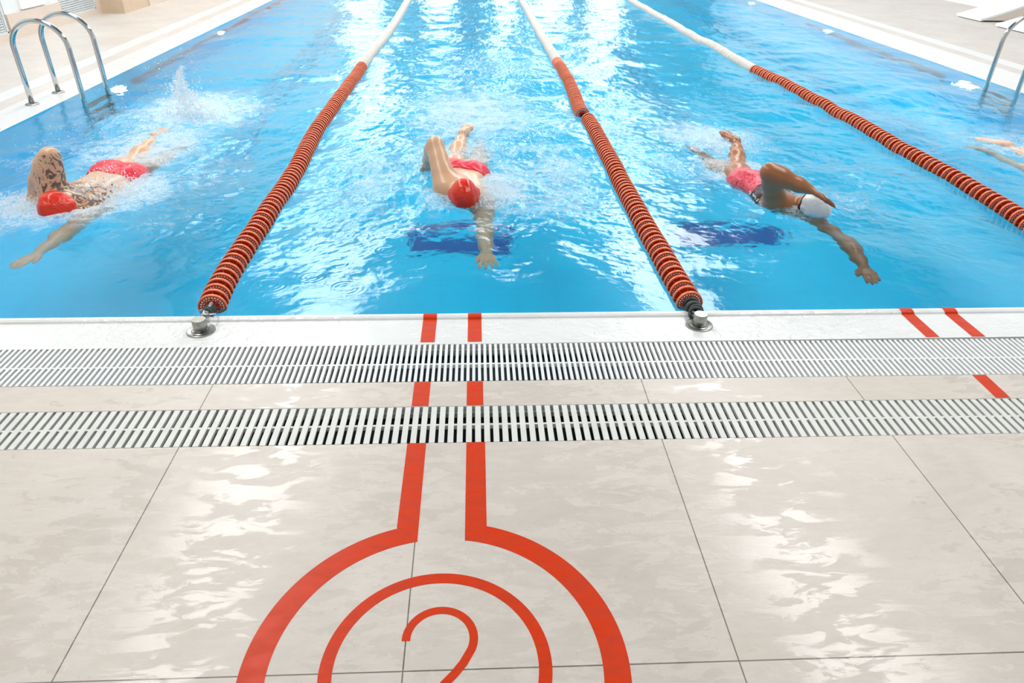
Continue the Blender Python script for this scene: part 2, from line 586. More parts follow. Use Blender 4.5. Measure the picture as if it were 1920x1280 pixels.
# right wall, far wall with daylight windows, ceiling with bright strips
m = MB(); m.box(9.46, 9.8, -3, 30.6, 0.0, 5.9, 0)
m.box(9.44, 9.46, 6, 30.0, 1.5, 1.75, 1)
struct('wall_right', m, [MAT['whitewall'], MAT['brownband']])
m = MB(); m.box(-6, 9.8, 30.6, 30.9, 0.0, 5.9)
struct('wall_far', m, [MAT['ceiling']])
for i, (a, b) in enumerate(((-5.2, -3.6), (-1.97, -0.80), (0.62, 1.5), (2.2, 3.6), (4.4, 5.8))):
    m = MB(); m.box(a, b, 30.54, 30.6, 0.6, 4.4)
    struct('window_%d' % (i + 1), m, [MAT['window']])
m = MB(); m.box(-6.0, 9.8, -3.0, 30.9, 5.9, 6.1)
struct('ceiling', m, [MAT['ceiling']])
for i, y in enumerate(np.arange(5, 30, 5.0)):
    m = MB(); m.box(-5.7, 9.46, y, y + 0.35, 5.45, 5.9)
    struct('ceiling_beam', m, [MAT['beam']])
for (xa, xb, ya, yb) in ((-3.9, -2.5, 2.0, 13.8), (-3.9, -2.5, 14.4, 17.8), (-3.9, -2.5, 19.5, 29.0),
                         (3.4, 4.8, 2.0, 29.0), (0.4, 1.0, 17.0, 29.0)):
    m = MB(); m.box(xa, xb, ya, yb, 5.40, 5.44)
    struct('ceiling_light_strip', m, [MAT['strip']])

# ------------------------------------------------------------------ red lane markings
TZ = 0.0008


def strip_poly(mb, pts, wd, z0=0.0, z1=TZ):
    """flat ribbon along 2D points with mitred joints"""
    n = len(pts)
    L, Rr = [], []
    for i, p in enumerate(pts):
        p = Vector(p)
        a = (p - Vector(pts[i - 1])).normalized() if i > 0 else None
        b = (Vector(pts[i + 1]) - p).normalized() if i < n - 1 else None
        if a is None: t = b; k = 1
        elif b is None: t = a; k = 1
        else:
            t = (a + b).normalized(); k = 1 / max(0.3, t.dot(a))
        nn = Vector((-t.y, t.x)) * (wd / 2 * k)
        L.append(p + nn); Rr.append(p - nn)
    vs = []
    for z in (z0, z1):
        vs += [(v.x, v.y, z) for v in L] + [(v.x, v.y, z) for v in Rr]
    fs = []
    for i in range(n - 1):
        fs.append((2 * n + i, 2 * n + n + i, 2 * n + n + i + 1, 2 * n + i + 1))
        fs.append((i, i + 1, 2 * n + i + 1, 2 * n + i))
        fs.append((n + i + 1, n + i, 3 * n + i, 3 * n + i + 1))
    fs.append((0, 2 * n, 3 * n, n))
    fs.append((n - 1, 2 * n - 1, 4 * n - 1, 3 * n - 1))
    mb.add(vs, fs)


CX, CY = -0.1085, 1.027
mark = empty('lane_number_marking', (CX, CY, 0))
tag(mark, 'large red tape lane marking with two rings around a number 2 on the beige deck', 'floor marking')


def loc(pts):
    return [(x - CX, y - CY) for x, y in pts]


def arc(cx, cy, r, a0, a1, n=48):
    return [(cx + r * math.cos(math.radians(a0 + (a1 - a0) * i / n)), cy + r * math.sin(math.radians(a0 + (a1 - a0) * i / n))) for i in range(n + 1)]


RO = 0.425
# outer ring: one piece of tape per side down from the stem corners
ar = arc(0, 0, RO, 90 - 14.2, -250, 120)
m = MB(); strip_poly(m, arc(0, 0, RO, 80.7, -259.6, 140), 0.0635); m.build('outer_ring', [MAT['tape']], mark)
m = MB(); strip_poly(m, arc(0, 0, 0.2573, 0, 360, 120), 0.0315); m.build('inner_ring', [MAT['tape']], mark)
for xa in (-0.2105, -0.0150):
    pts = [(xa - CX, 1.4355 - CY), (xa - CX, 1.842 - CY)]
    m = MB()
    s = -1 if xa < -0.1 else 1
    xi, xo = (xa + 0.031 * -s) - CX, (xa + 0.031 * s) - CX
    m.add([(xi, 1.412 - CY, 0), (xo, 1.468 - CY, 0), (xo, 1.842 - CY, 0), (xi, 1.842 - CY, 0),
           (xi, 1.412 - CY, TZ * 1.3), (xo, 1.468 - CY, TZ * 1.3), (xo, 1.842 - CY, TZ * 1.3), (xi, 1.842 - CY, TZ * 1.3)],
          [(4, 5, 6, 7), (7, 6, 5, 4), (0, 1, 5, 4), (1, 2, 6, 5), (2, 3, 7, 6), (3, 0, 4, 7)][:1] + [(0, 1, 5, 4), (1, 2, 6, 5), (2, 3, 7, 6), (3, 0, 4, 7)])
    recalc(m.build('stem', [MAT['tape']], mark))
two = arc(-0.103, 1.101, 0.0825, 182, -22, 36) + [(-0.045, 1.035), (-0.065, 1.008), (-0.087, 0.984), (-0.115, 0.950), (-0.150, 0.910), (-0.183, 0.874), (-0.175, 0.872), (-0.015, 0.872)]
m = MB(); strip_poly(m, loc(two[:-2]), 0.0208); strip_poly(m, loc([(-0.190, 0.873), (-0.012, 0.873)]), 0.0208)
m.build('number', [MAT['tape']], mark)


def short_stripe(x, y0, y1, wd, label, group, z=0.0, prof_=None):
    m = MB()
    if prof_:
        pr = prof_
        for i in range(len(pr) - 1):
            (ya, za), (yb, zb) = pr[i], pr[i + 1]
            m.quad((x - wd / 2, ya, za), (x + wd / 2, ya, za), (x + wd / 2, yb, zb), (x - wd / 2, yb, zb))
    else:
        m.box(x - wd / 2, x + wd / 2, y0, y1, z, z + TZ)
    o = m.build('red_stripe', [MAT['tape']])
    return tag(o, label, 'floor marking', group)


for x, sd in ((-0.213, 'left'), (-0.0175, 'right')):
    short_stripe(x, 2.047, 2.196, 0.060, 'short red stripe between the drain grates above the number 2, ' + sd + ' one', 'red stripes on the tile strip')
for x, sd in ((1.936, 'left'), (2.138, 'right')):
    short_stripe(x, 2.047, 2.196, 0.054, 'short red stripe between the drain grates, far right, ' + ('wholly in view' if sd == 'left' else 'cut by the frame'), 'red stripes on the tile strip')
for x, lab in ((-0.211, 'left red stripe on the white pool edge in line with the number 2'), (-0.0185, 'right red stripe on the white pool edge in line with the number 2'),
               (1.912, 'left red stripe of the far right pair on the white pool edge'), (2.112, 'right red stripe of the far right pair on the white pool edge')):
    s = sk(x) * 0.9
    pr = [(2.480, 0.0010), (2.6705 + s, -0.0026), (2.6765 + s, 0.0046), (2.690 + s, 0.0084), (2.7065 + s, 0.0084), (2.7175 + s, 0.002), (2.7215 + s, -0.012), (2.7215 + s, -0.15)]
    short_stripe(x, 0, 0, 0.058, lab, 'red stripes on the pool edge', prof_=pr)


# ------------------------------------------------------------------ drain grates
def grate(label, y0, y1, pitch, slat, rail_y, mat, x0=-5.0, x1=7.2, off=0.0):
    e = empty('drain_grate', (0, (y0 + y1) / 2, 0))
    yc = (y0 + y1) / 2
    tag(e, label, 'drain grate')
    m = MB()
    x = x0 + off
    b = 0.0010
    while x < x1:
        ya, yb = y0 + 0.002 - yc, y1 - 0.002 - yc
        tp = slat * 0.22
        vs = [(x + tp, ya, -0.022), (x + slat - tp, ya, -0.022), (x + slat - tp, yb, -0.022), (x + tp, yb, -0.022),
              (x, ya, -b), (x + slat, ya, -b), (x + slat, yb, -b), (x, yb, -b),
              (x + b, ya, 0.0), (x + slat - b, ya, 0.0), (x + slat - b, yb, 0.0), (x + b, yb, 0.0)]
        m.add(vs, [(0, 1, 5, 4), (2, 3, 7, 6), (0, 4, 7, 3), (1, 2, 6, 5), (8, 9, 10, 11), (4, 5, 9, 8), (6, 7, 11, 10), (5, 6, 10, 9), (7, 4, 8, 11)])
        x += pitch
    m.build('slat_panel', [mat], e)
    m = MB(); m.box(x0, x1, rail_y - 0.0045 - yc, rail_y + 0.0045 - yc, -0.020, -0.0025); m.build('centre_rail', [mat], e)
    m = MB(); m.box(x0, x1, y1 - 0.012 - yc, y1 - 0.002 - yc, -0.040, -0.0225); m.box(x0, x1, y0 + 0.002 - yc, y0 + 0.012 - yc, -0.040, -0.0225)
    m.build('support_bar', [mat], e)
    return e


grate('white drain grate of narrow slats beside the wet pool edge', 2.200, 2.4635, 0.0220, 0.0118, 2.322, MAT['grate'])
grate('off-white drain grate of wider slats between the tile strip and the deck', 1.8425, 2.0435, 0.0309, 0.0200, 1.942, MAT['grate2'], off=0.008)

# ------------------------------------------------------------------ water
# churned patches: (x, y, radius_x, radius_y, churn, foam)
PATCH = [
    (-2.45, 4.05, 0.55, 0.45, 1.0, 0.85), (-2.15, 4.25, 0.40, 0.55, 1.0, 0.80), (-2.35, 5.2, 0.6, 0.9, 1.0, 0.70), (-2.35, 6.2, 0.7, 1.0, 1.0, 0.80), (-1.85, 4.6, 0.5, 1.1, 0.8, 0.45),
    (-0.10, 4.15, 0.45, 0.28, 1.0, 0.60), (0.12, 4.35, 0.35, 0.6, 1.0, 0.70), (-0.15, 5.0, 0.6, 0.6, 0.9, 0.60), (-0.05, 6.2, 0.8, 1.2, 1.0, 0.70), (-0.65, 4.5, 0.45, 0.9, 0.9, 0.50), (0.55, 4.7, 0.35, 1.2, 0.9, 0.55), (0.1, 8.2, 0.8, 1.6, 0.8, 0.40),
    (-0.05, 3.75, 0.35, 0.3, 0.5, 0.15),
    (1.95, 3.95, 0.40, 0.25, 0.9, 0.50), (1.80, 4.75, 0.55, 0.5, 1.0, 0.62), (1.80, 5.5, 0.6, 0.6, 1.0, 0.70), (2.25, 4.1, 0.35, 0.5, 0.8, 0.45), (1.35, 4.9, 0.3, 0.7, 0.8, 0.45), (1.5, 6.5, 0.7, 1.0, 0.8, 0.35),
    (4.15, 5.3, 0.6, 0.7, 0.9, 0.55), (4.4, 4.6, 0.5, 0.5, 0.9, 0.6), (4.1, 6.3, 0.7, 0.9, 0.7, 0.35), (-1.0, 4.9, 0.35, 1.5, 0.6, 0.34), (-0.55, 3.95, 0.35, 0.35, 0.6, 0.42), (0.45, 3.95, 0.25, 0.45, 0.6, 0.40), (-1.75, 3.75, 0.35, 0.35, 0.7, 0.42), (-2.75, 3.75, 0.35, 0.25, 0.9, 0.6), (2.55, 4.6, 0.35, 0.8, 0.7, 0.36), (3.6, 4.9, 0.35, 0.9, 0.6, 0.3), (-3.0, 5.0, 0.4, 0.6, 0.8, 0.4), (1.15, 5.6, 0.30, 1.6, 0.7, 0.42),
]
RINGS = [(-0.98, 3.02, .06), (-0.80, 3.10, .04), (-0.62, 2.98, .07), (-0.70, 3.25, .05), (-0.95, 3.45, .08), (-0.48, 3.40, .05), (-0.30, 3.22, .04), (0.35, 3.30, .04), (1.70, 3.55, .06), (1.52, 3.75, .07), (2.00, 3.35, .05), (-0.50, 3.62, .07), (-1.70, 3.10, .05), (2.5, 3.5, .06), (0.6, 3.6, .05)]


def churn_at(x, y):
    c = 0.16 + 0.22 * np.clip((y - 4.2) / 2.5, 0, 1)
    f = np.zeros_like(x)
    for (px, py, rx, ry, cc, ff) in PATCH:
        g = np.exp(-(((x - px) / rx) ** 2 + ((y - py) / ry) ** 2))
        c = np.maximum(c, cc * g)
        f = np.maximum(f, ff * g)
    return c, f


WAVES = []
for lam0, cnt, amp in ((1.6, 10, 0.0075), (0.8, 14, 0.0048), (0.42, 18, 0.0026), (0.22, 24, 0.0021), (0.115, 30, 0.0013), (0.062, 34, 0.00080), (0.036, 30, 0.00036)):
    for _ in range(cnt):
        lam = lam0 * RNG.uniform(0.75, 1.35)
        th = RNG.uniform(0, 2 * math.pi)
        WAVES.append((2 * math.pi / lam * math.cos(th), 2 * math.pi / lam * math.sin(th), RNG.uniform(0, 6.28), amp / math.sqrt(cnt) * 2.0, lam0))


def water_height(x, y):
    c, f = churn_at(x, y)
    h = np.zeros_like(x)
    # gentle domain warp keeps the pattern from looking like crossed sines
    wx = x + 0.05 * np.sin(3.1 * y + 1.3 * np.sin(2.2 * x)) + 0.02 * np.sin(11 * y + 3 * x)
    wy = y + 0.05 * np.sin(2.7 * x + 1.1 * np.sin(3.2 * y)) + 0.02 * np.sin(13 * x - 2 * y)
    for kx, ky, ph, a, lam0 in WAVES:
        if lam0 < 0.3:
            h += a * c * 1.15 * np.sin(kx * wx + ky * wy + ph)
        else:
            h += a * (0.35 + 0.85 * c) * np.sin(kx * wx + ky * wy + ph)
    for (rx, ry, r) in RINGS:
        d = np.hypot(x - rx, y - ry)
        h += 0.0011 * np.exp(-((d - r) / 0.028) ** 2) * np.sin((d - r) * 2 * math.pi / 0.022)
    edge = np.clip((y - 2.70) / 0.55, 0, 1)
    side = np.clip(np.minimum(x - PX0, PX1 - x) / 0.5, 0, 1)
    k = (0.10 + 0.90 * edge ** 1.2) * (0.35 + 0.65 * side)
    return h * k, c * (0.35 + 0.65 * edge), f


WZ = -0.004


def build_water():
    xs = np.arange(PX0, PX1 + 0.001, 0.0085)
    xs[-1] = PX1
    ys = [0.0]
    y = 0.0
    while y < PY1 - PY0:
        y += 0.0065 * ((y + PY0) / 2.72) ** 1.5
        ys.append(min(y, PY1 - PY0))
    ys = np.array(ys)
    X, Y = np.meshgrid(xs, ys)
    tt = Y / (PY1 - PY0)
    near = PY0 + sk(X) * 0.9
    Y = near + (PY1 - near) * tt
    H, Cc, Ff = water_height(X, Y)
    ny, nx = X.shape
    co = np.stack([X, Y, H + WZ], -1).reshape(-1, 3).astype(np.float32)
    idx = np.arange(nx * ny).reshape(ny, nx)
    q = np.stack([idx[:-1, :-1], idx[:-1, 1:], idx[1:, 1:], idx[1:, :-1]], -1).reshape(-1, 4)
    me = bpy.data.meshes.new('pool_water')
    me.vertices.add(len(co)); me.vertices.foreach_set('co', co.ravel())
    me.loops.add(q.size); me.loops.foreach_set('vertex_index', q.ravel().astype(np.int32))
    me.polygons.add(len(q)); me.polygons.foreach_set('loop_start', (np.arange(len(q)) * 4).astype(np.int32))
    me.update(calc_edges=True)
    me.polygons.foreach_set('use_smooth', np.ones(len(q), dtype=bool))
    a = me.attributes.new('foam', 'FLOAT', 'POINT'); a.data.foreach_set('value', Ff.ravel().astype(np.float32))
    a = me.attributes.new('churn', 'FLOAT', 'POINT'); a.data.foreach_set('value', Cc.ravel().astype(np.float32))
    me.materials.append(MAT['water'])
    o = bpy.data.objects.new('pool_water', me)
    COL.objects.link(o)
    tag(o, 'clear rippling blue water filling the swimming pool', 'water', kind='stuff')
    return o


build_water()


def wz(x, y):
    h, _, _ = water_height(np.array([float(x)]), np.array([float(y)]))
    return float(h[0]) + WZ


# ------------------------------------------------------------------ lane ropes
def float_mesh(name, holes, white=False):
    """one lane rope float around local y: wide rim, recessed web with pale hole discs, hub tube"""
    m = MB()
    Mx = Matrix.Rotation(math.radians(90), 4, 'X')     # local z -> -y (towards the pool edge end)
    R0 = 0.0610
    prof = [(0.020, 0.026), (0.020, 0.0035), (0.0545, 0.0030), (0.0550, 0.0064), (0.0580, 0.0078), (R0, 0.0062), (R0, -0.0062), (0.0580, -0.0078), (0.0550, -0.0064), (0.0545, -0.0030), (0.020, -0.0025), (0.020, -0.026)]
    mis = [1, 1, 0, 0, 0, 0, 0, 0, 0, 1, 1]
    m.lathe(prof, 40, mis=mis, M=Mx)
    # radial ribs on the web
    for k in range(8):
        a = 2 * math.pi * k / 8
        ca, sa = math.cos(a), math.sin(a)
        tx, tz = -sa * 0.0011, ca * 0.0011
        for rr0, rr1 in ((0.017, 0.052),):
            p = [(ca * rr0 - tx, sa * rr0 - tz), (ca * rr0 + tx, sa * rr0 + tz), (ca * rr1 + tx, sa * rr1 + tz), (ca * rr1 - tx, sa * rr1 - tz)]
            m.add([(px, -0.0050, pz) for px, pz in p] + [(px, -0.001, pz) for px, pz in p],
                  [(0, 1, 2, 3), (0, 4, 5, 1), (1, 5, 6, 2), (3, 2, 6, 7), (0, 3, 7, 4)], 0)
    if holes:  # pale discs paint the light showing through the web's holes
        for k in range(8):
            for da, rr, rad in ((-0.25, 0.0468, 0.0040), (0.0, 0.0468, 0.0042), (0.25, 0.0468, 0.0040), (-0.15, 0.0365, 0.0030), (0.15, 0.0365, 0.0030)):
                a = 2 * math.pi * (k + 0.5) / 8 + da
                cx, cz = math.cos(a) * rr, math.sin(a) * rr
                zz = -0.0040
                vs = [(cx + rad * math.cos(j * math.pi / 4), zz, cz + rad * math.sin(j * math.pi / 4)) for j in range(8)]
                m.add(vs + [(cx, zz - 0.0006, cz)], [(j, (j + 1) % 8, 8) for j in range(8)], 2)
    mats = [MAT['rim'], MAT['web'], MAT['dot']] if not white else [MAT['whitefloat']] * 3
    me_o = m.build(name, mats)
    smooth_angle(me_o, 0.5)
    me = me_o.data
    bpy.data.objects.remove(me_o)
    return me


FM = [float_mesh('float', True), float_mesh('float_plain', False)]


def catmull(pts, step):
    P = [Vector(p) for p in pts]
    P = [P[0] * 2 - P[1]] + P + [P[-1] * 2 - P[-2]]
    dense = []
    for i in range(1, len(P) - 2):
        p0, p1, p2, p3 = P[i - 1:i + 3]
        n = max(4, int((p2 - p1).length / 0.01))
        for k in range(n):
            t = k / n
            dense.append(0.5 * ((2 * p1) + (p2 - p0) * t + (2 * p0 - 5 * p1 + 4 * p2 - p3) * t * t + (3 * p1 - p0 - 3 * p2 + p3) * t ** 3))
    dense.append(P[-2])
    out, acc = [dense[0]], 0.0
    for a, b in zip(dense, dense[1:]):
        seg = (b - a).length
        while acc + seg >= step:
            t = (step - acc) / seg
            a = a + (b - a) * t
            out.append(a); seg = (b - a).length; acc = 0.0
        acc += seg
    return out


def lane_rope(label, path, start_orange_end, gap_after=None, pitch=0.0535, post=None, knot=False):
    e = empty('lane_rope', (path[0][0], path[0][1], 0))
    tag(e, label, 'lane rope', 'floating lane ropes across the pool')
    O = Vector((path[0][0], path[0][1], 0))
    pts = catmull([(x, y, 0) for x, y in path], pitch)
    pos = []
    for p in pts:
        h = wz(p.x, p.y) if p.y < 27 else 0
        pos.append(Vector((p.x, p.y, 0.006 + h * 0.55)))
    n_or = 0
    far = MB()
    whm = MB()
    k = 0
    for i in range(1, len(pos) - 1):
        t = (pos[i + 1] - pos[i - 1]).normalized()
        rot = Vector((0, 1, 0)).rotation_difference(t)
        if gap_after and abs(pos[i].y - gap_after) < 0.06:
            continue
        if pos[i].y < start_orange_end and n_or < 100:
            o = bpy.data.objects.new('float', FM[n_or % 2])
            COL.objects.link(o)
            o.parent = e
            o.rotation_mode = 'QUATERNION'
            o.rotation_quaternion = rot
            o.location = pos[i] - O
            n_or += 1
        else:
            mi = 0 if pos[i].y >= start_orange_end else 1
            Mx = Matrix.Translation(pos[i] - O) @ rot.to_matrix().to_4x4() @ Matrix.Rotation(math.radians(90), 4, 'X')
            whm.lathe([(0.03, 0.026), (0.054, 0.013), (0.060, 0.010), (0.060, -0.010), (0.054, -0.013), (0.03, -0.026)], 16, mi=mi, M=Mx)
    o = whm.build('float_string', [MAT['whitefloat'], MAT['rim']], e, smooth=True)
    o['label'] = 'white floats of the far length'
    o['kind'] = 'stuff'
    c = MB()
    c.tube([p - O for p in pos[::2]], 0.0085, 8)
    c.build('cable', [MAT['darkband']], e, smooth=True)
    if post:
        px, py = post
        a = pos[1] - O
        b = Vector((px, py, 0.032)) - O
        d = (b - a).normalized()
        # tension spring / cord behind the first float
        m = MB()
        up = Vector((0, 0, 1)); sd = d.cross(up).normalized(); u2 = sd.cross(d)
        turns = 4 if not knot else 6
        L0 = 0.02; L1 = (b - a).length * (0.55 if not knot else 0.8)
        hel = []
        for j in range(turns * 14 + 1):
            an = j / 14 * 2 * math.pi
            tt = j / (turns * 14)
            rr = (0.021 if not knot else 0.026 + 0.006 * math.sin(an * 0.7))
            hel.append(a + d * (L0 + (L1 - L0) * tt) + sd * math.cos(an) * rr + u2 * math.sin(an) * rr)
        m.tube(hel, 0.0055 if not knot else 0.0075, 8)
        m.build('spring' if not knot else 'cord_coil', [MAT['darkband']], e, smooth=True)
        m = MB()
        if not knot:
            # steel ring and crossed clip
            rc = a + d * ((b - a).length * 0.62)
            ring = [rc + sd * math.cos(t_) * 0.030 - sd * 0.012 + d * math.sin(t_) * 0.036 + up * (0.008 + 0.01 * math.sin(t_)) for t_ in np.linspace(0, 2 * math.pi, 28)[:-1]]
            m.tube(ring, 0.0035, 8, closed=True)
            m.build('steel_ring', [MAT['steel']], e, smooth=True)
            m = MB()
            q = a + d * 0.03
            m.tube([q + u2 * 0.03 + sd * -0.008, q + d * 0.045 + u2 * 0.012, q + d * 0.075], 0.0072, 8)
            m.tube([q + d * 0.012 + sd * 0.040, q + d * 0.045 + sd * 0.010 + u2 * 0.012, b + u2 * 0.004], [0.0065, 0.0085, 0.0055], 8)
            m.build('clip', [MAT['palecord']], e, smooth=True)
        else:
            m.tube([a + d * 0.09 + up * .004, b + up * 0.004], 0.006, 8)
            m.build('hook', [MAT['steel']], e, smooth=True)
    return e


R1 = [(-1.158, 2.735), (-1.176, 2.86), (-1.188, 3.03), (-1.192, 3.26), (-1.191, 3.556), (-1.191, 3.9), (-1.192, 4.28), (-1.202, 4.75), (-1.235, 5.34), (-1.240, 5.95), (-1.234, 6.9), (-1.229, 8.17), (-1.212, 9.6), (-1.19, 11.3), (-1.22, 14.35), (-1.23, 20), (-1.23, 27.6)]
R2 = [(0.951, 2.73), (0.946, 2.86), (0.941, 3.05), (0.938, 3.40), (0.929, 3.81), (0.931, 4.30), (0.931, 4.90), (0.927, 5.55), (0.922, 5.92), (0.900, 6.15), (0.925, 7.19), (0.918, 8.56), (0.883, 10.6), (0.860, 12.6), (0.85, 14.6), (0.85, 20), (0.85, 27.6)]
R3 = [(3.09, 2.76), (3.10, 3.10), (3.125, 3.48), (3.165, 3.80), (3.178, 4.28), (3.165, 5.04), (3.169, 5.93), (3.135, 7.02), (3.06, 8.24), (2.995, 10.16), (2.95, 12.05), (2.92, 14.8), (2.9, 20), (2.9, 27.6)]
lane_rope('orange and white lane rope clipped by a steel ring, left of the red stripes', R1, 8.10, post=(-1.153, 2.612))
lane_rope('orange and white lane rope with a coiled grey cord and a gap between its floats', R2, 8.55, gap_after=6.05, post=(0.945, 2.622), knot=True)
lane_rope('orange and white lane rope furthest right, running out of the frame', R3, 8.15, post=(3.09, 2.64))


def anchor_post(x, y, label):
    e = empty('anchor_post', (x, y, 0))
    tag(e, label, 'post', 'steel anchor posts on the pool edge')
    m = MB()
    m.lathe([(0.0, -0.003), (0.024, -0.003), (0.0285, 0.006), (0.0285, 0.052), (0.0275, 0.0545), (0.0, 0.0545)], 36)
    smooth_angle(m.build('post', [MAT['brushed']], e), 0.5)
    m = MB()
    m.lathe([(0.029, 0.002), (0.034, 0.0035), (0.039, 0.001), (0.050, 0.0035), (0.054, 0.0045), (0.057, 0.003), (0.058, -0.003)], 40)
    smooth_angle(m.build('base_flange', [MAT['brushed']], e), 0.5)
    m = MB()
    m.tube([(0.0, 0.02, 0.035), (0.004, 0.040, 0.035), (0.004, 0.052, 0.038)], 0.006, 8)
    m.build('eyelet', [MAT['darkband']], e, smooth=True)
    return e


anchor_post(-1.153, 2.590, 'short steel post on the pool edge holding the lane rope with the steel ring')
anchor_post(0.945, 2.600, 'short steel post on the pool edge holding the lane rope with the coiled grey cord')
anchor_post(3.09, 2.615, 'short steel post holding the lane rope furthest right, out of the frame')


# ------------------------------------------------------------------ ladders
def ladder(sgn, xd, xw, ys, label, top=0.66):
    """two hoop rails; xd deck leg, xw pool leg"""
    e = empty('pool_ladder', ((xd + xw) / 2, (ys[0] + ys[1]) / 2, 0))
    O = Vector(e.location)
    tag(e, label, 'ladder')
    for y in ys:
        r = 0.021
        hw = abs(xw - xd) / 2
        cx = (xd + xw) / 2
        zc = top - hw * 0.95
        pts = [(xd, y, 0.0), (xd, y, zc * 0.5), (xd, y, zc)]
        for a in np.linspace(180, 0, 25)[1:-1]:
            ca = math.cos(math.radians(a)); sa = math.sin(math.radians(a))
            if xd < xw: px = cx + ca * hw
            else: px = cx - ca * hw
            pts.append((px, y, zc + sa * hw * 0.95))
        pts += [(xw, y, zc), (xw, y, zc * 0.5), (xw, y, 0.0), (xw, y, -0.35), (xw, y, -0.95)]
        m = MB(); m.tube([Vector(p) - O for p in pts], r, 18)
        m.build('rail', [MAT['steel']], e, smooth=True)
        m = MB()
        Mt = Matrix.Translation(Vector((xd, y, 0)) - O)
        m.lathe([(0.021, 0.016), (0.046, 0.010), (0.055, 0.004), (0.056, 0.0)], 28, M=Mt)
        m.build('flange', [MAT['brushed']], e, smooth=True)
    for z in (-0.07, -0.35, -0.63):
        m = MB()
        a, b = ys
        yc = (a + b) / 2
        m.box(xw - 0.035 - O.x, xw + 0.035 - O.x, a - O.y, b - O.y, z - 0.012, z + 0.012)
        m.build('step', [MAT['step']], e)
    return e


ladder(1, -3.80, -3.36, (6.42, 6.87), 'polished steel pool ladder on the left side, two hoop rails')
ladder(-1, 5.72, 5.17, (7.28, 6.82), 'polished steel pool ladder on the right side, cut by the frame', top=0.70)


# ------------------------------------------------------------------ pool lamps in the side walls
def pool_lamp(x, y, sgn, label, k=1.0):
    e = empty('pool_lamp', (x, y, -0.5))
    tag(e, label, 'pool light', 'round lamps in the pool walls')
    Mr = Matrix.Rotation(math.radians(90 * sgn), 4, 'Y')
    m = MB(); m.lathe([(0.0, 0.030), (0.05 * k, 0.028), (0.085 * k, 0.012)], 28, M=Mr)
    m.build('lens', [MAT['poollamp']], e, smooth=True)
    m = MB(); m.lathe([(0.085 * k, 0.012), (0.10 * k, 0.016), (0.115 * k, 0.0)], 28, M=Mr)
    m.build('trim_ring', [MAT['brushed']], e, smooth=True)


pool_lamp(PX0, 7.55, 1, 'glowing round lamp in the left pool wall beside the ladder')
pool_lamp(PX0, 10.95, 1, 'glowing round lamp in the left pool wall, second from the ladder')
pool_lamp(PX1, 7.95, -1, 'glowing round lamp in the right pool wall beside the ladder', 1.6)
pool_lamp(PX1, 11.6, -1, 'glowing round lamp in the right pool wall, middle one')
pool_lamp(PX1, 15.1, -1, 'glowing round lamp in the right pool wall, farthest one')


# ------------------------------------------------------------------ loungers on the right deck
def lounger(x, y0, y1, label, run=2.2, rise=0.75):
    e = empty('sun_lounger', (x, (y0 + y1) / 2, 0))
    tag(e, label, 'sun lounger', 'white loungers on the right deck')
    hy = (y1 - y0) / 2
    prof = []
    for i in range(13):
        t = i / 12
        prof.append((t * run, 0.045 + rise * t ** 1.15))
    m = MB()
    th = 0.035
    n = len(prof)
    vs = []
    for s in (-hy, hy):
        vs += [(px, s, pz) for px, pz in prof] + [(px, s, pz - th) for px, pz in prof]
    fs = []
    for i in range(n - 1):
        fs.append((i, i + 1, 2 * n + i + 1, 2 * n + i)[::-1])
        fs.append((n + i, 3 * n + i, 3 * n + i + 1, n + i + 1)[::-1])
        fs.append((i, n + i, n + i + 1, i + 1)); fs.append((2 * n + i, 2 * n + i + 1, 3 * n + i + 1, 3 * n + i))
    fs.append((0, 2 * n, 3 * n, n)); fs.append((n - 1, 2 * n - 1, 4 * n - 1, 3 * n - 1))
    m.add(vs, fs)
    recalc(m.build('shell', [MAT['lounger']], e))
    m = MB()
    vs = []
    for s in (-hy + .004, hy - .004):
        vs += [(px + .01, s, pz - th) for px, pz in prof] + [(px + .01, s, 0.02) for px, pz in prof]
    fs = []
    for i in range(n - 1):
        fs.append((i, n + i, n + i + 1, i + 1)); fs.append((2 * n + i, 2 * n + i + 1, 3 * n + i + 1, 3 * n + i))
    fs.append((n - 1, 2 * n - 1, 4 * n - 1, 3 * n - 1)); fs.append((0, 2 * n, 3 * n, n)); 
    m.add(vs, fs)
    recalc(m.build('base', [MAT['lounger_side']], e))
    m = MB(); m.box(0.03, run - .03, -hy + .03, hy - .03, 0.0, 0.02); m.build('foot', [MAT['rubber']], e)


lounger(8.22, 12.26, 12.95, 'white sloping sun lounger on the right deck, beige side panel visible', run=1.2, rise=0.42)
lounger(8.14, 11.00, 11.75, 'white sloping sun lounger on the right deck, behind the ladder rail', run=1.25, rise=0.42)


# ------------------------------------------------------------------ people: implicit bodies polygonised
def nrm(v):
    v = np.array(v, float)
    return v / np.linalg.norm(v)


class Body:
    def __init__(self):
        self.g = {}

    def cap(self, a, ra, b, rb, g='body', sq=None):
        self.g.setdefault(g, []).append(('c', np.array(a, float), ra, np.array(b, float), rb))

    def ell(self, c, radii, axes, g='body'):
        self.g.setdefault(g, []).append(('e', np.array(c, float), np.array(radii, float), np.array(axes, float)))

    def chain(self, pts, g='body'):
        for (a, ra), (b, rb) in zip(pts, pts[1:]):
            self.cap(a, ra, b, rb, g)


KS = {'body': 42.0, 'head': 70.0, 'hand': 260.0, 'foot': 110.0}


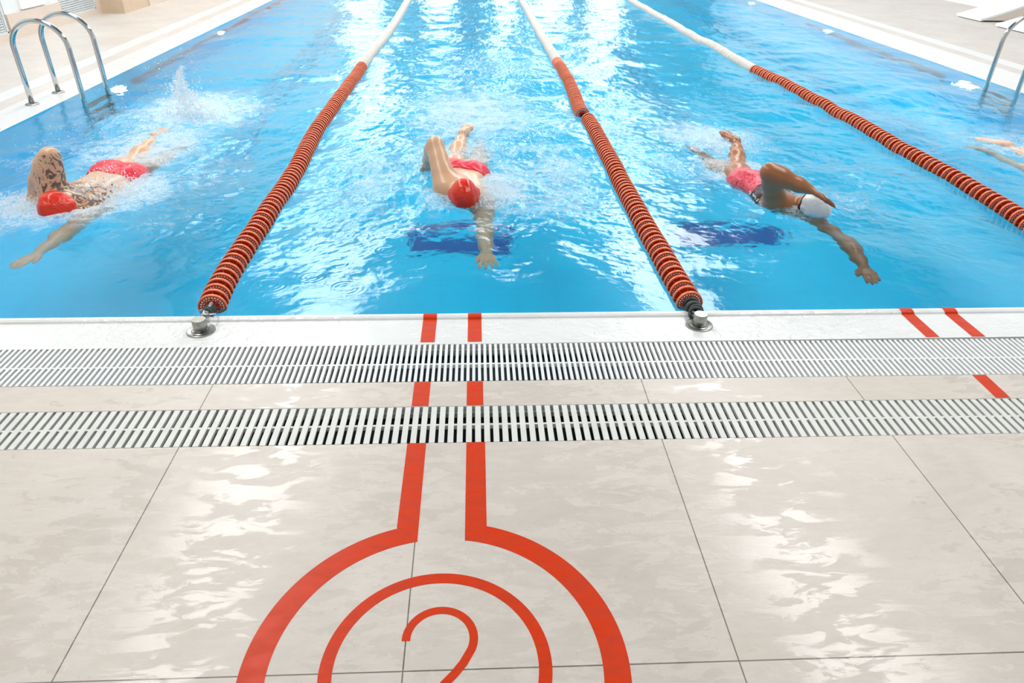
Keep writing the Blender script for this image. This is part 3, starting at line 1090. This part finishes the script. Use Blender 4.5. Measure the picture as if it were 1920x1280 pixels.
def field(prims, k, lo, shape, vox):
    S = np.zeros(shape, np.float32)
    win = min(0.09, 5.0 / k)
    for p in prims:
        if p[0] == 'c':
            _, a, ra, b, rb = p
            mn = np.minimum(a - ra, b - rb) - win
            mx = np.maximum(a + ra, b + rb) + win
        else:
            _, c, rad, ax = p
            R_ = rad.max()
            mn, mx = c - R_ - win, c + R_ + win
        i0 = np.maximum(((mn - lo) / vox).astype(int), 0)
        i1 = np.minimum(((mx - lo) / vox).astype(int) + 2, shape)
        if (i1 <= i0).any():
            continue
        gx = (lo[0] + np.arange(i0[0], i1[0]) * vox)[:, None, None]
        gy = (lo[1] + np.arange(i0[1], i1[1]) * vox)[None, :, None]
        gz = (lo[2] + np.arange(i0[2], i1[2]) * vox)[None, None, :]
        if p[0] == 'c':
            ab = b - a
            L = max(ab @ ab, 1e-9)
            t = np.clip(((gx - a[0]) * ab[0] + (gy - a[1]) * ab[1] + (gz - a[2]) * ab[2]) / L, 0, 1)
            d = np.sqrt((gx - a[0] - t * ab[0]) ** 2 + (gy - a[1] - t * ab[1]) ** 2 + (gz - a[2] - t * ab[2]) ** 2) - (ra + t * (rb - ra))
        else:
            u = [((gx - c[0]) * ax[i][0] + (gy - c[1]) * ax[i][1] + (gz - c[2]) * ax[i][2]) for i in range(3)]
            k1 = np.sqrt(sum((u[i] / rad[i]) ** 2 for i in range(3))) + 1e-6
            k2 = np.sqrt(sum((u[i] / rad[i] ** 2) ** 2 for i in range(3))) + 1e-6
            d = k1 * (k1 - 1) / k2
        S[i0[0]:i1[0], i0[1]:i1[1], i0[2]:i1[2]] += np.exp(-k * np.clip(d, -0.12, 0.2)).astype(np.float32)
    D = np.full(shape, 0.1, np.float32)
    mk = S > math.exp(-k * win) * 0.5
    D[mk] = -np.log(S[mk]) / k
    return np.minimum(D, 0.1)


def bounds(groups, pad=0.03):
    lo, hi = np.full(3, 1e9), np.full(3, -1e9)
    for g in groups:
        for p in g:
            if p[0] == 'c':
                lo = np.minimum(lo, np.minimum(p[1] - p[2], p[3] - p[4])); hi = np.maximum(hi, np.maximum(p[1] + p[2], p[3] + p[4]))
            else:
                r = p[2].max(); lo = np.minimum(lo, p[1] - r); hi = np.maximum(hi, p[1] + r)
    return lo - pad, hi + pad


def polygonise(D, lo, vox, name, mat, origin, parent):
    g = openvdb.FloatGrid(0.1)
    g.copyFromArray(D.astype(np.float64))
    res_ = g.convertToPolygons(0.0)
    pts, quads = res_[0], res_[-1]
    pts = np.array(pts) * vox + lo - origin
    me = bpy.data.meshes.new(name)
    q = np.array(quads, dtype=np.int32)
    me.vertices.add(len(pts)); me.vertices.foreach_set('co', pts.astype(np.float32).ravel())
    me.loops.add(q.size); me.loops.foreach_set('vertex_index', q.ravel())
    me.polygons.add(len(q)); me.polygons.foreach_set('loop_start', (np.arange(len(q)) * 4).astype(np.int32))
    me.update(calc_edges=True); me.validate()
    me.polygons.foreach_set('use_smooth', np.ones(len(me.polygons), dtype=bool))
    me.materials.append(mat)
    o = bpy.data.objects.new(name, me)
    COL.objects.link(o)
    if parent: o.parent = parent
    return recalc(o)


def smin(a, b, r):
    h = np.clip(0.5 + 0.5 * (b - a) / r, 0, 1)
    return b * (1 - h) + a * h - r * h * (1 - h)


def hand(B, wrist, d, pn, side, s=1.0, spread=0.12, curl=0.25):
    """wrist point, direction d, palm normal pn (facing out of the palm), side = thumb direction"""
    d = nrm(d); pn = np.array(pn, float); pn = nrm(pn - d * (pn @ d)); t = nrm(np.cross(d, pn))
    if t @ np.array(side, float) < 0: t = -t
    W = np.array(wrist, float)
    kn = []
    for i, (off, ln) in enumerate(((0.030, 0.088), (0.010, 0.093), (-0.011, 0.088), (-0.031, 0.080))):
        k = W + d * ln * s + t * off * s
        kn.append(k)
        B.cap(W + t * off * 0.45 * s + d * 0.005, 0.0155 * s, k, 0.0120 * s, 'hand')
    B.cap(W - d * 0.035, 0.0245 * s, W + d * 0.012, 0.020 * s, 'hand')
    B.cap(kn[0] - d * .01, 0.0115 * s, kn[3] - d * .012, 0.0105 * s, 'hand')
    for i, (L1, L2, L3) in enumerate(((0.042, 0.026, 0.020), (0.046, 0.030, 0.021), (0.043, 0.028, 0.020), (0.033, 0.021, 0.017))):
        a = (1.5 - i) * spread
        dd = nrm(d * math.cos(a) + t * math.sin(a))
        p = kn[i]
        r = 0.0092 * s
        ang = curl * 0.4
        for L in (L1, L2, L3):
            dirn = nrm(dd * math.cos(ang) + pn * math.sin(ang))
            q = p + dirn * L * s
            B.cap(p, r, q, r * 0.9, 'hand')
            p, r = q, r * 0.9
            ang += curl
    th = W + d * 0.020 * s + t * 0.024 * s
    th1 = th + (d * 0.75 + t * 0.58 + pn * 0.15) * 0.040 * s
    th2 = th1 + (d * 0.92 + t * 0.30 + pn * 0.15) * 0.033 * s
    th3 = th2 + (d * 0.98 + t * 0.12 + pn * 0.15) * 0.024 * s
    B.cap(th, 0.0145 * s, th1, 0.0115 * s, 'hand'); B.cap(th1, 0.0115 * s, th2, 0.010 * s, 'hand'); B.cap(th2, 0.010 * s, th3, 0.0082 * s, 'hand')


def arm(B, sh, el, wr, s=1.0):
    sh, el, wr = map(lambda v: np.array(v, float), (sh, el, wr))
    u = nrm(el - sh); f_ = nrm(wr - el)
    L = np.linalg.norm(el - sh); Lf = np.linalg.norm(wr - el)
    B.cap(sh, 0.058 * s, sh + u * L * 0.35, 0.050 * s)
    B.cap(sh + u * L * 0.35, 0.047 * s, sh + u * L * 0.65, 0.043 * s)
    B.cap(sh + u * L * 0.65, 0.043 * s, el, 0.037 * s)
    B.cap(el, 0.037 * s, el + f_ * Lf * 0.3, 0.041 * s)
    B.cap(el + f_ * Lf * 0.3, 0.041 * s, el + f_ * Lf * 0.75, 0.029 * s)
    B.cap(el + f_ * Lf * 0.75, 0.029 * s, wr, 0.0245 * s)


def leg(B, hip, kn, an, toe, s=1.0):
    hip, kn, an, toe = map(lambda v: np.array(v, float), (hip, kn, an, toe))
    u = nrm(kn - hip); L = np.linalg.norm(kn - hip); v = nrm(an - kn); Lc = np.linalg.norm(an - kn)
    B.cap(hip, 0.085 * s, hip + u * L * 0.5, 0.070 * s)
    B.cap(hip + u * L * 0.5, 0.070 * s, kn, 0.050 * s)
    B.cap(kn, 0.050 * s, kn + v * Lc * 0.3 + np.array([0, 0, .008]), 0.053 * s)
    B.cap(kn + v * Lc * 0.3 + np.array([0, 0, .008]), 0.053 * s, kn + v * Lc * 0.7, 0.037 * s)
    B.cap(kn + v * Lc * 0.7, 0.037 * s, an, 0.031 * s)
    # foot
    fd = nrm(toe - an); Lt = np.linalg.norm(toe - an)
    side = nrm(np.cross(fd, [0, 0, 1.0]))
    sole = nrm(np.cross(side, fd))
    heel = an + sole * 0.025 * s
    B.cap(heel, 0.031 * s, an + fd * Lt * 0.35 + sole * .008, 0.030 * s, 'foot')
    for o_ in (-1, 0, 1):
        B.cap(an + fd * Lt * 0.30, 0.026 * s, an + fd * Lt * 0.78 + side * 0.022 * o_ * s, 0.0155 * s, 'foot')
    for i in range(5):
        o_ = (i - 2) * 0.0165 * s
        b0 = an + fd * Lt * 0.78 + side * o_
        ln = (0.235 if i in (0,) else 0.20 - 0.02 * abs(i - 1)) * Lt
        B.cap(b0, 0.0105 * s, b0 + fd * ln, 0.0085 * s, 'foot')


def head(B, c, a, fn, s=1.0):
    c = np.array(c, float); a = nrm(a); fn = np.array(fn, float); fn = nrm(fn - a * (fn @ a)); l = np.cross(a, fn)
    B.ell(c + a * 0.018 * s - fn * 0.006 * s, (0.074 * s, 0.098 * s, 0.094 * s), (l, a, fn), 'head')
    B.cap(c - a * 0.055 * s + fn * 0.040 * s, 0.047 * s, c - a * 0.092 * s + fn * 0.060 * s, 0.030 * s, 'head')     # jaw, chin
    B.cap(c - a * 0.002 * s + fn * 0.088 * s, 0.010 * s, c - a * 0.038 * s + fn * 0.106 * s, 0.014 * s, 'head')     # nose
    B.cap(c + a * 0.014 * s + fn * 0.076 * s + l * 0.034 * s, 0.016 * s, c + a * 0.014 * s + fn * 0.076 * s - l * 0.034 * s, 0.016 * s, 'head')   # brow
    B.cap(c - a * 0.062 * s + fn * 0.086 * s + l * 0.020 * s, 0.009 * s, c - a * 0.062 * s + fn * 0.086 * s - l * 0.020 * s, 0.009 * s, 'head')   # lips
    for sg in (-1, 1):
        B.ell(c - a * 0.015 * s + l * sg * 0.076 * s - fn * 0.004 * s, (0.010 * s, 0.030 * s, 0.018 * s), (l, a, fn), 'head')
        B.cap(c - a * 0.030 * s + fn * 0.062 * s + l * sg * 0.040 * s, 0.020 * s, c - a * 0.050 * s + fn * 0.050 * s + l * sg * 0.040 * s, 0.020 * s, 'head')
    return c, a, fn, l


def swimmer(name, label, P, skin, cap_mat, suit_mat, tattoo=None, suit_top=None, strap=False, s=1.0, vox=0.0055, suit_span=(-0.10, 0.18), nocap=False):
    org = np.array([P['hip'][0], P['hip'][1], 0.0])
    e = empty(name, tuple(org))
    tag(e, label, 'person')
    B = Body()
    A = {k: np.array(v, float) for k, v in P.items() if k not in ('handL', 'handR')}
    hd = head(B, A['head'], A['ha'], A['hf'], s)
    c, a, fn, l = hd
    shc = (A['shL'] + A['shR']) / 2
    ax = nrm(A['hip'] - shc); lat = nrm(A['shR'] - A['shL']); lat_h = nrm(A.get('hlat', lat)); up = nrm(np.cross(lat, ax)); 
    if up[2] < 0: up = -up
    L = np.linalg.norm(A['hip'] - shc)
    B.cap(c - a * 0.050 * s - fn * 0.012 * s, 0.052 * s, shc + up * 0.012 - ax * 0.01, 0.062 * s)
    B.cap(A['shL'] + lat * .02, 0.056 * s, A['shR'] - lat * .02, 0.056 * s)
    for sg in (-1, 1):
        la = lambda q, w_: shc + ax * L * q + (lat * (1 - q) + lat_h * q) * sg * w_ * s
        B.cap(shc + lat * sg * 0.045 * s - up * .02, 0.072 * s, A['shL'] if sg < 0 else A['shR'], 0.052 * s)
        B.chain([(la(0.02, .075) - up * .018, 0.082 * s), (la(0.28, .072) - up * .015, 0.086 * s), (la(0.62, .052), 0.080 * s), (la(1.0, .070), 0.092 * s)])
        B.cap(la(0.12, .075) + up * 0.025, 0.055 * s, la(0.45, .05) + up * .022, 0.045 * s)     # back muscles
        B.cap(la(0.98, .062) + up * 0.028, 0.078 * s, la(1.16, .068) + up * 0.012, 0.076 * s)     # glutes
    torso_only = [list(B.g['body'])]
    arm(B, A['shL'], A['elL'], A['wrL'], s); arm(B, A['shR'], A['elR'], A['wrR'], s)
    for k in ('handL', 'handR'):
        h = P[k]
        hand(B, A['wrL' if k[-1] == 'L' else 'wrR'], h[0], h[1], h[2], s, h[3], h[4])
    nb = len(B.g['body'])
    for sg, q in ((-1, 'L'), (1, 'R')):
        leg(B, A['hip'] + ax * 0.06 + lat_h * sg * 0.078 * s, A['kn' + q], A['an' + q], A['toe' + q], s)
    thighs = [p for p in B.g['body'][nb:]][:2] + B.g['body'][nb + 5:nb + 7]
    lo, hi = bounds(B.g.values())
    shape = tuple(((hi - lo) / vox).astype(int) + 2)
    D = None
    for g_, pr in B.g.items():
        f_ = field(pr, KS[g_], lo, shape, vox)
        D = f_ if D is None else smin(D, f_, 0.014 if g_ != 'head' else 0.02)
    polygonise(D, lo, vox, 'body', skin, org, e)
    # cap: a shell over the skull
    def grid(lo_, shape_, v_):
        gx = (lo_[0] + np.arange(shape_[0]) * v_)[:, None, None]
        gy = (lo_[1] + np.arange(shape_[1]) * v_)[None, :, None]
        gz = (lo_[2] + np.arange(shape_[2]) * v_)[None, None, :]
        return gx, gy, gz
    hp = [B.g['head'][0]]
    lo2, hi2 = bounds([hp], 0.03)
    v2 = 0.003
    sh2 = tuple(((hi2 - lo2) / v2).astype(int) + 2)
    gx, gy, gz = grid(lo2, sh2, v2)
    Dh = field(B.g['head'], KS['head'], lo2, sh2, v2)
    pl = lambda n_, off: -((gx - c[0]) * n_[0] + (gy - c[1]) * n_[1] + (gz - c[2]) * n_[2] - off)
    cn = nrm(a * 0.80 - fn * 0.60)
    if not nocap:
        wr_ = 0.0012 * np.sin(((gx - c[0]) * l[0] + (gy - c[1]) * l[1] + (gz - c[2]) * l[2]) * 120 + 2.0 * np.sin(((gx - c[0]) * a[0] + (gy - c[1]) * a[1]) * 40))
        polygonise(np.maximum(Dh - 0.0065 + wr_, pl(cn, -0.022)), lo2, v2, 'swim_cap', cap_mat, org, e)
        if strap:
            polygonise(np.maximum(np.maximum(Dh - 0.0105, pl(cn, -0.016)), -pl(cn, -0.004)), lo2, v2, 'goggle_strap', MAT['rubber'], org, e)
    # goggles
    m = MB()
    for sg in (-1, 1):
        cc = c - a * 0.008 * s + fn * 0.082 * s + l * sg * 0.031 * s
        Mr = Matrix(((l[0], a[0], fn[0], cc[0] - org[0]), (l[1], a[1], fn[1], cc[1] - org[1]), (l[2], a[2], fn[2], cc[2] - org[2]), (0, 0, 0, 1)))
        m.lathe([(0.0, 0.018), (0.018, 0.015), (0.025, 0.0), (0.026, -0.012)], 18, M=Mr)
    m.build('goggles', [MAT['darkband']], e, smooth=True)
    # swimwear shell over hips
    def shell(nm, mat, q0, q1, off=0.006, thigh=True, v_=0.005):
        pr = torso_only[0] + (thighs if thigh else [])
        lo3, hi3 = bounds([pr], 0.03)
        s3 = tuple(((hi3 - lo3) / v_).astype(int) + 2)
        x_, y_, z_ = grid(lo3, s3, v_)
        Dt = field(pr, KS['body'], lo3, s3, v_)
        u = (x_ - A['hip'][0]) * ax[0] + (y_ - A['hip'][1]) * ax[1] + (z_ - A['hip'][2]) * ax[2]
        fold = 0.0016 * np.sin(x_ * 95 + 3 * np.sin(y_ * 40))
        polygonise(np.maximum(np.maximum(Dt - off + fold, q0 - u), u - q1), lo3, v_, nm, mat, org, e)
    shell('swimsuit', suit_mat, suit_span[0], suit_span[1])
    if suit_top:
        shell('swimsuit_top', suit_top, -L * 0.80, suit_span[0] - 0.004, thigh=False)
    return e


SKIN_A = skin_material('tanned_wet_skin', (222, 176, 142), tattoo=((0.03, -0.46, 0.10), 0.30))
SKIN_B = skin_material('light_tan_wet_skin', (222, 178, 142))
SKIN_C = skin_material('deep_tan_wet_skin', (172, 112, 70))
SKIN_D = skin_material('pale_wet_skin', (226, 190, 166))
CAP_R = cap_material('glossy_red_cap', (232, 48, 18))
CAP_W = cap_material('glossy_white_cap', (240, 240, 240))
SUIT_R = pattern_suit('red_pink_swimwear', (222, 12, 36), (236, 60, 84), (160, 8, 40))
SUIT_F = pattern_suit('red_floral_swimwear', (214, 10, 44), (240, 110, 126), (176, 4, 36))
SUIT_K = simple('dark_swimwear', (44, 26, 40), 0.4)

swimmer('swimmer', 'tattooed person swimming front crawl in a red cap and red trunks, left lane', dict(
    head=(-2.385, 3.955, 0.012), ha=(-0.15, -0.92, -0.10), hf=(0.10, -0.2, -1),
    shL=(-2.480, 4.085, 0.005), shR=(-2.215, 4.065, -0.095), hip=(-2.330, 4.57, -0.050), hlat=(1, 0, -.15),
    elL=(-2.430, 4.110, 0.262), wrL=(-2.60, 4.14, 0.07), handL=((-0.25, -0.1, -1), (0.2, 1, 0), (1, 0, 0), 0.08, 0.3),
    elR=(-2.262, 3.765, -0.130), wrR=(-2.285, 3.50, -0.145), handR=((-0.25, -1, -0.02), (0, 0, -1), (1, 0, 0), 0.04, 0.08),
    knL=(-2.41, 5.02, -0.07), anL=(-2.39, 5.40, -0.01), toeL=(-2.38, 5.60, 0.01),
    knR=(-2.25, 5.02, -0.14), anR=(-2.24, 5.38, -0.22), toeR=(-2.22, 5.58, -0.30)),
    SKIN_A, CAP_R, SUIT_R)

swimmer('swimmer', 'person without tattoos swimming front crawl in a red cap, between the two nearest lane ropes', dict(
    head=(-0.082, 4.100, 0.035), ha=(0.05, -0.93, -0.05), hf=(0.05, -0.25, -1),
    shL=(-0.195, 4.24, 0.030), shR=(0.035, 4.17, -0.100), hip=(-0.095, 4.64, -0.055), hlat=(1, 0, -.1),
    elL=(-0.262, 4.45, 0.235), wrL=(-0.330, 4.62, 0.06), handL=((-0.15, 0.55, -0.75), (0, 1, 0.6), (1, 0, 0), 0.06, 0.3),
    elR=(0.035, 3.82, -0.130), wrR=(0.045, 3.50, -0.150), handR=((0.06, -1, -0.05), (0, 0, -1), (-1, 0, 0), 0.17, 0.10),
    knL=(-0.15, 5.10, -0.05), anL=(-0.115, 5.50, -0.005), toeL=(-0.065, 5.72, 0.02),
    knR=(0.01, 5.16, -0.14), anR=(0.01, 5.52, -0.26), toeR=(0.02, 5.72, -0.34)),
    SKIN_B, CAP_R, SUIT_R)

swimmer('swimmer', 'person swimming front crawl in a white cap with a black strap and red patterned suit', dict(
    head=(1.985, 3.920, 0.020), ha=(0.42, -0.80, -0.05), hf=(0.25, -0.1, -1),
    shL=(1.800, 4.010, 0.010), shR=(1.990, 4.060, -0.120), hip=(1.830, 4.45, -0.055), hlat=(1, .1, -.2),
    elL=(1.655, 3.870, 0.255), wrL=(1.870, 3.795, 0.180), handL=((0.85, -0.30, -0.42), (-0.2, -0.3, -1), (0, -1, 0), 0.05, 0.12),
    elR=(2.045, 3.57, -0.120), wrR=(2.015, 3.29, -0.150), handR=((-0.10, -1, -0.15), (0, 0.1, -1), (-1, 0, 0), 0.04, 0.08),
    knL=(1.86, 4.93, -0.05), anL=(1.965, 5.30, 0.0), toeL=(1.925, 5.50, 0.035),
    knR=(1.70, 4.90, -0.10), anR=(1.655, 5.10, -0.07), toeR=(1.600, 5.29, -0.05)),
    SKIN_C, CAP_W, SUIT_F, suit_top=SUIT_K, strap=True, s=0.94, suit_span=(-0.20, 0.17))

swimmer('swimmer', 'person swimming away at the right edge, only bare legs and kicked foam in view', dict(
    head=(4.14, 3.62, 0.02), ha=(0.05, -0.93, -0.05), hf=(0.05, -0.25, -1),
    shL=(4.01, 3.78, -0.02), shR=(4.27, 3.76, -0.08), hip=(4.08, 4.30, -0.07), hlat=(1, 0, 0),
    elL=(3.97, 3.50, -0.10), wrL=(3.97, 3.24, -0.13), handL=((0.0, -1, -0.1), (0, 0, -1), (1, 0, 0), 0.05, 0.1),
    elR=(4.42, 4.00, -0.02), wrR=(4.45, 4.24, -0.14), handR=((0.06, 1, -0.25), (0, 0, -1), (-1, 0, 0), 0.05, 0.2),
    knL=(3.94, 4.72, -0.09), anL=(3.85, 5.09, -0.06), toeL=(3.80, 5.28, -0.05),
    knR=(4.13, 4.80, -0.055), anR=(4.08, 5.26, -0.018), toeR=(3.98, 5.52, -0.015)),
    SKIN_D, CAP_R, SUIT_R)


# ------------------------------------------------------------------ splashes
def ico():
    bm = bmesh.new(); bmesh.ops.create_icosphere(bm, subdivisions=1, radius=1.0)
    v = np.array([x.co[:] for x in bm.verts]); f = np.array([[q.index for q in fc.verts] for fc in bm.faces]); bm.free()
    return v, f


ICO_V, ICO_F = ico()


def droplets(name, pts, rad, label, parent=None):
    n = len(pts)
    pts = np.array(pts); rad = np.array(rad)
    org = np.array([pts[:, 0].mean(), pts[:, 1].mean(), 0])
    st = 1 + RNG.uniform(0, 0.8, (n, 1, 1))
    V = (ICO_V[None] * rad[:, None, None] * np.concatenate([np.ones((n, 1, 2)), st], -1) + pts[:, None, :] - org).reshape(-1, 3)
    Fc = (ICO_F[None] + (np.arange(n) * len(ICO_V))[:, None, None]).reshape(-1, 3)
    o = mesh_obj(name, V.tolist(), Fc.tolist(), MAT['splash'], smooth=True)
    o.location = org
    return tag(o, label, 'splash', kind='stuff')


def spray(cx, cy, n, sx, sy, h, r0=0.002, r1=0.006, peak=2.0):
    p, r = [], []
    for _ in range(n):
        a = RNG.normal(0, 1, 2)
        q = math.exp(-(a[0] ** 2 + a[1] ** 2) / 2)
        z = abs(RNG.normal(0, 1)) * h * q ** (1 / peak)
        x, y = cx + a[0] * sx, cy + a[1] * sy
        p.append((x, y, max(z, 0.004))); r.append(RNG.uniform(r0, r1) * (1.3 if z < h * 0.4 else 0.8))
    return p, r


# vertical kick splash behind the tattooed swimmer
p, r = [], []
bx, by = -2.33, 5.95
for _ in range(1500):
    t = RNG.uniform(0, 1) ** 1.7
    wd = 0.13 * (1 - t) ** 1.6 + 0.012
    p.append((bx + RNG.normal(0, wd) + 0.03 * math.sin(t * 7) + t * .02, by + RNG.normal(0, wd * 0.8), 0.01 + t * 0.40)); r.append(RNG.uniform(0.0025, 0.0085) * (1.15 - 0.6 * t))
for _ in range(140):
    p.append((bx + RNG.normal(0, 0.14) - .03, by + RNG.normal(0, .14), RNG.uniform(0.05, 0.5))); r.append(RNG.uniform(0.0018, 0.0045))
droplets('splash', p, r, 'tall white splash kicked up behind the tattooed swimmer')
p, r = spray(-2.22, 4.22, 900, 0.10, 0.10, 0.09)
p2, r2 = spray(-2.62, 3.98, 500, 0.10, 0.08, 0.05); p += p2; r += r2
droplets('splash', p, r, 'white spray around the shoulders of the tattooed swimmer')
p, r = spray(0.02, 4.12, 500, 0.10, 0.06, 0.05)
p2, r2 = spray(-0.30, 4.62, 350, 0.05, 0.10, 0.09); p += p2; r += r2
droplets('splash', p, r, 'white spray beside the head and elbow of the middle swimmer in the red cap')
p, r = spray(1.86, 4.10, 300, 0.10, 0.05, 0.04)
p2, r2 = spray(1.90, 5.30, 250, 0.12, 0.12, 0.04); p += p2; r += r2
droplets('splash', p, r, 'small drops around the swimmer in the white cap')
p, r = spray(4.42, 5.15, 500, 0.14, 0.12, 0.09)
droplets('splash', p, r, 'white foam kicked up beside the legs at the right edge')
p, r = spray(-2.65, 5.6, 600, 0.26, 0.45, 0.12, 0.0015, 0.0040, 50)
droplets('splash', p, r, 'scattered small drops over the water beside the left ladder')
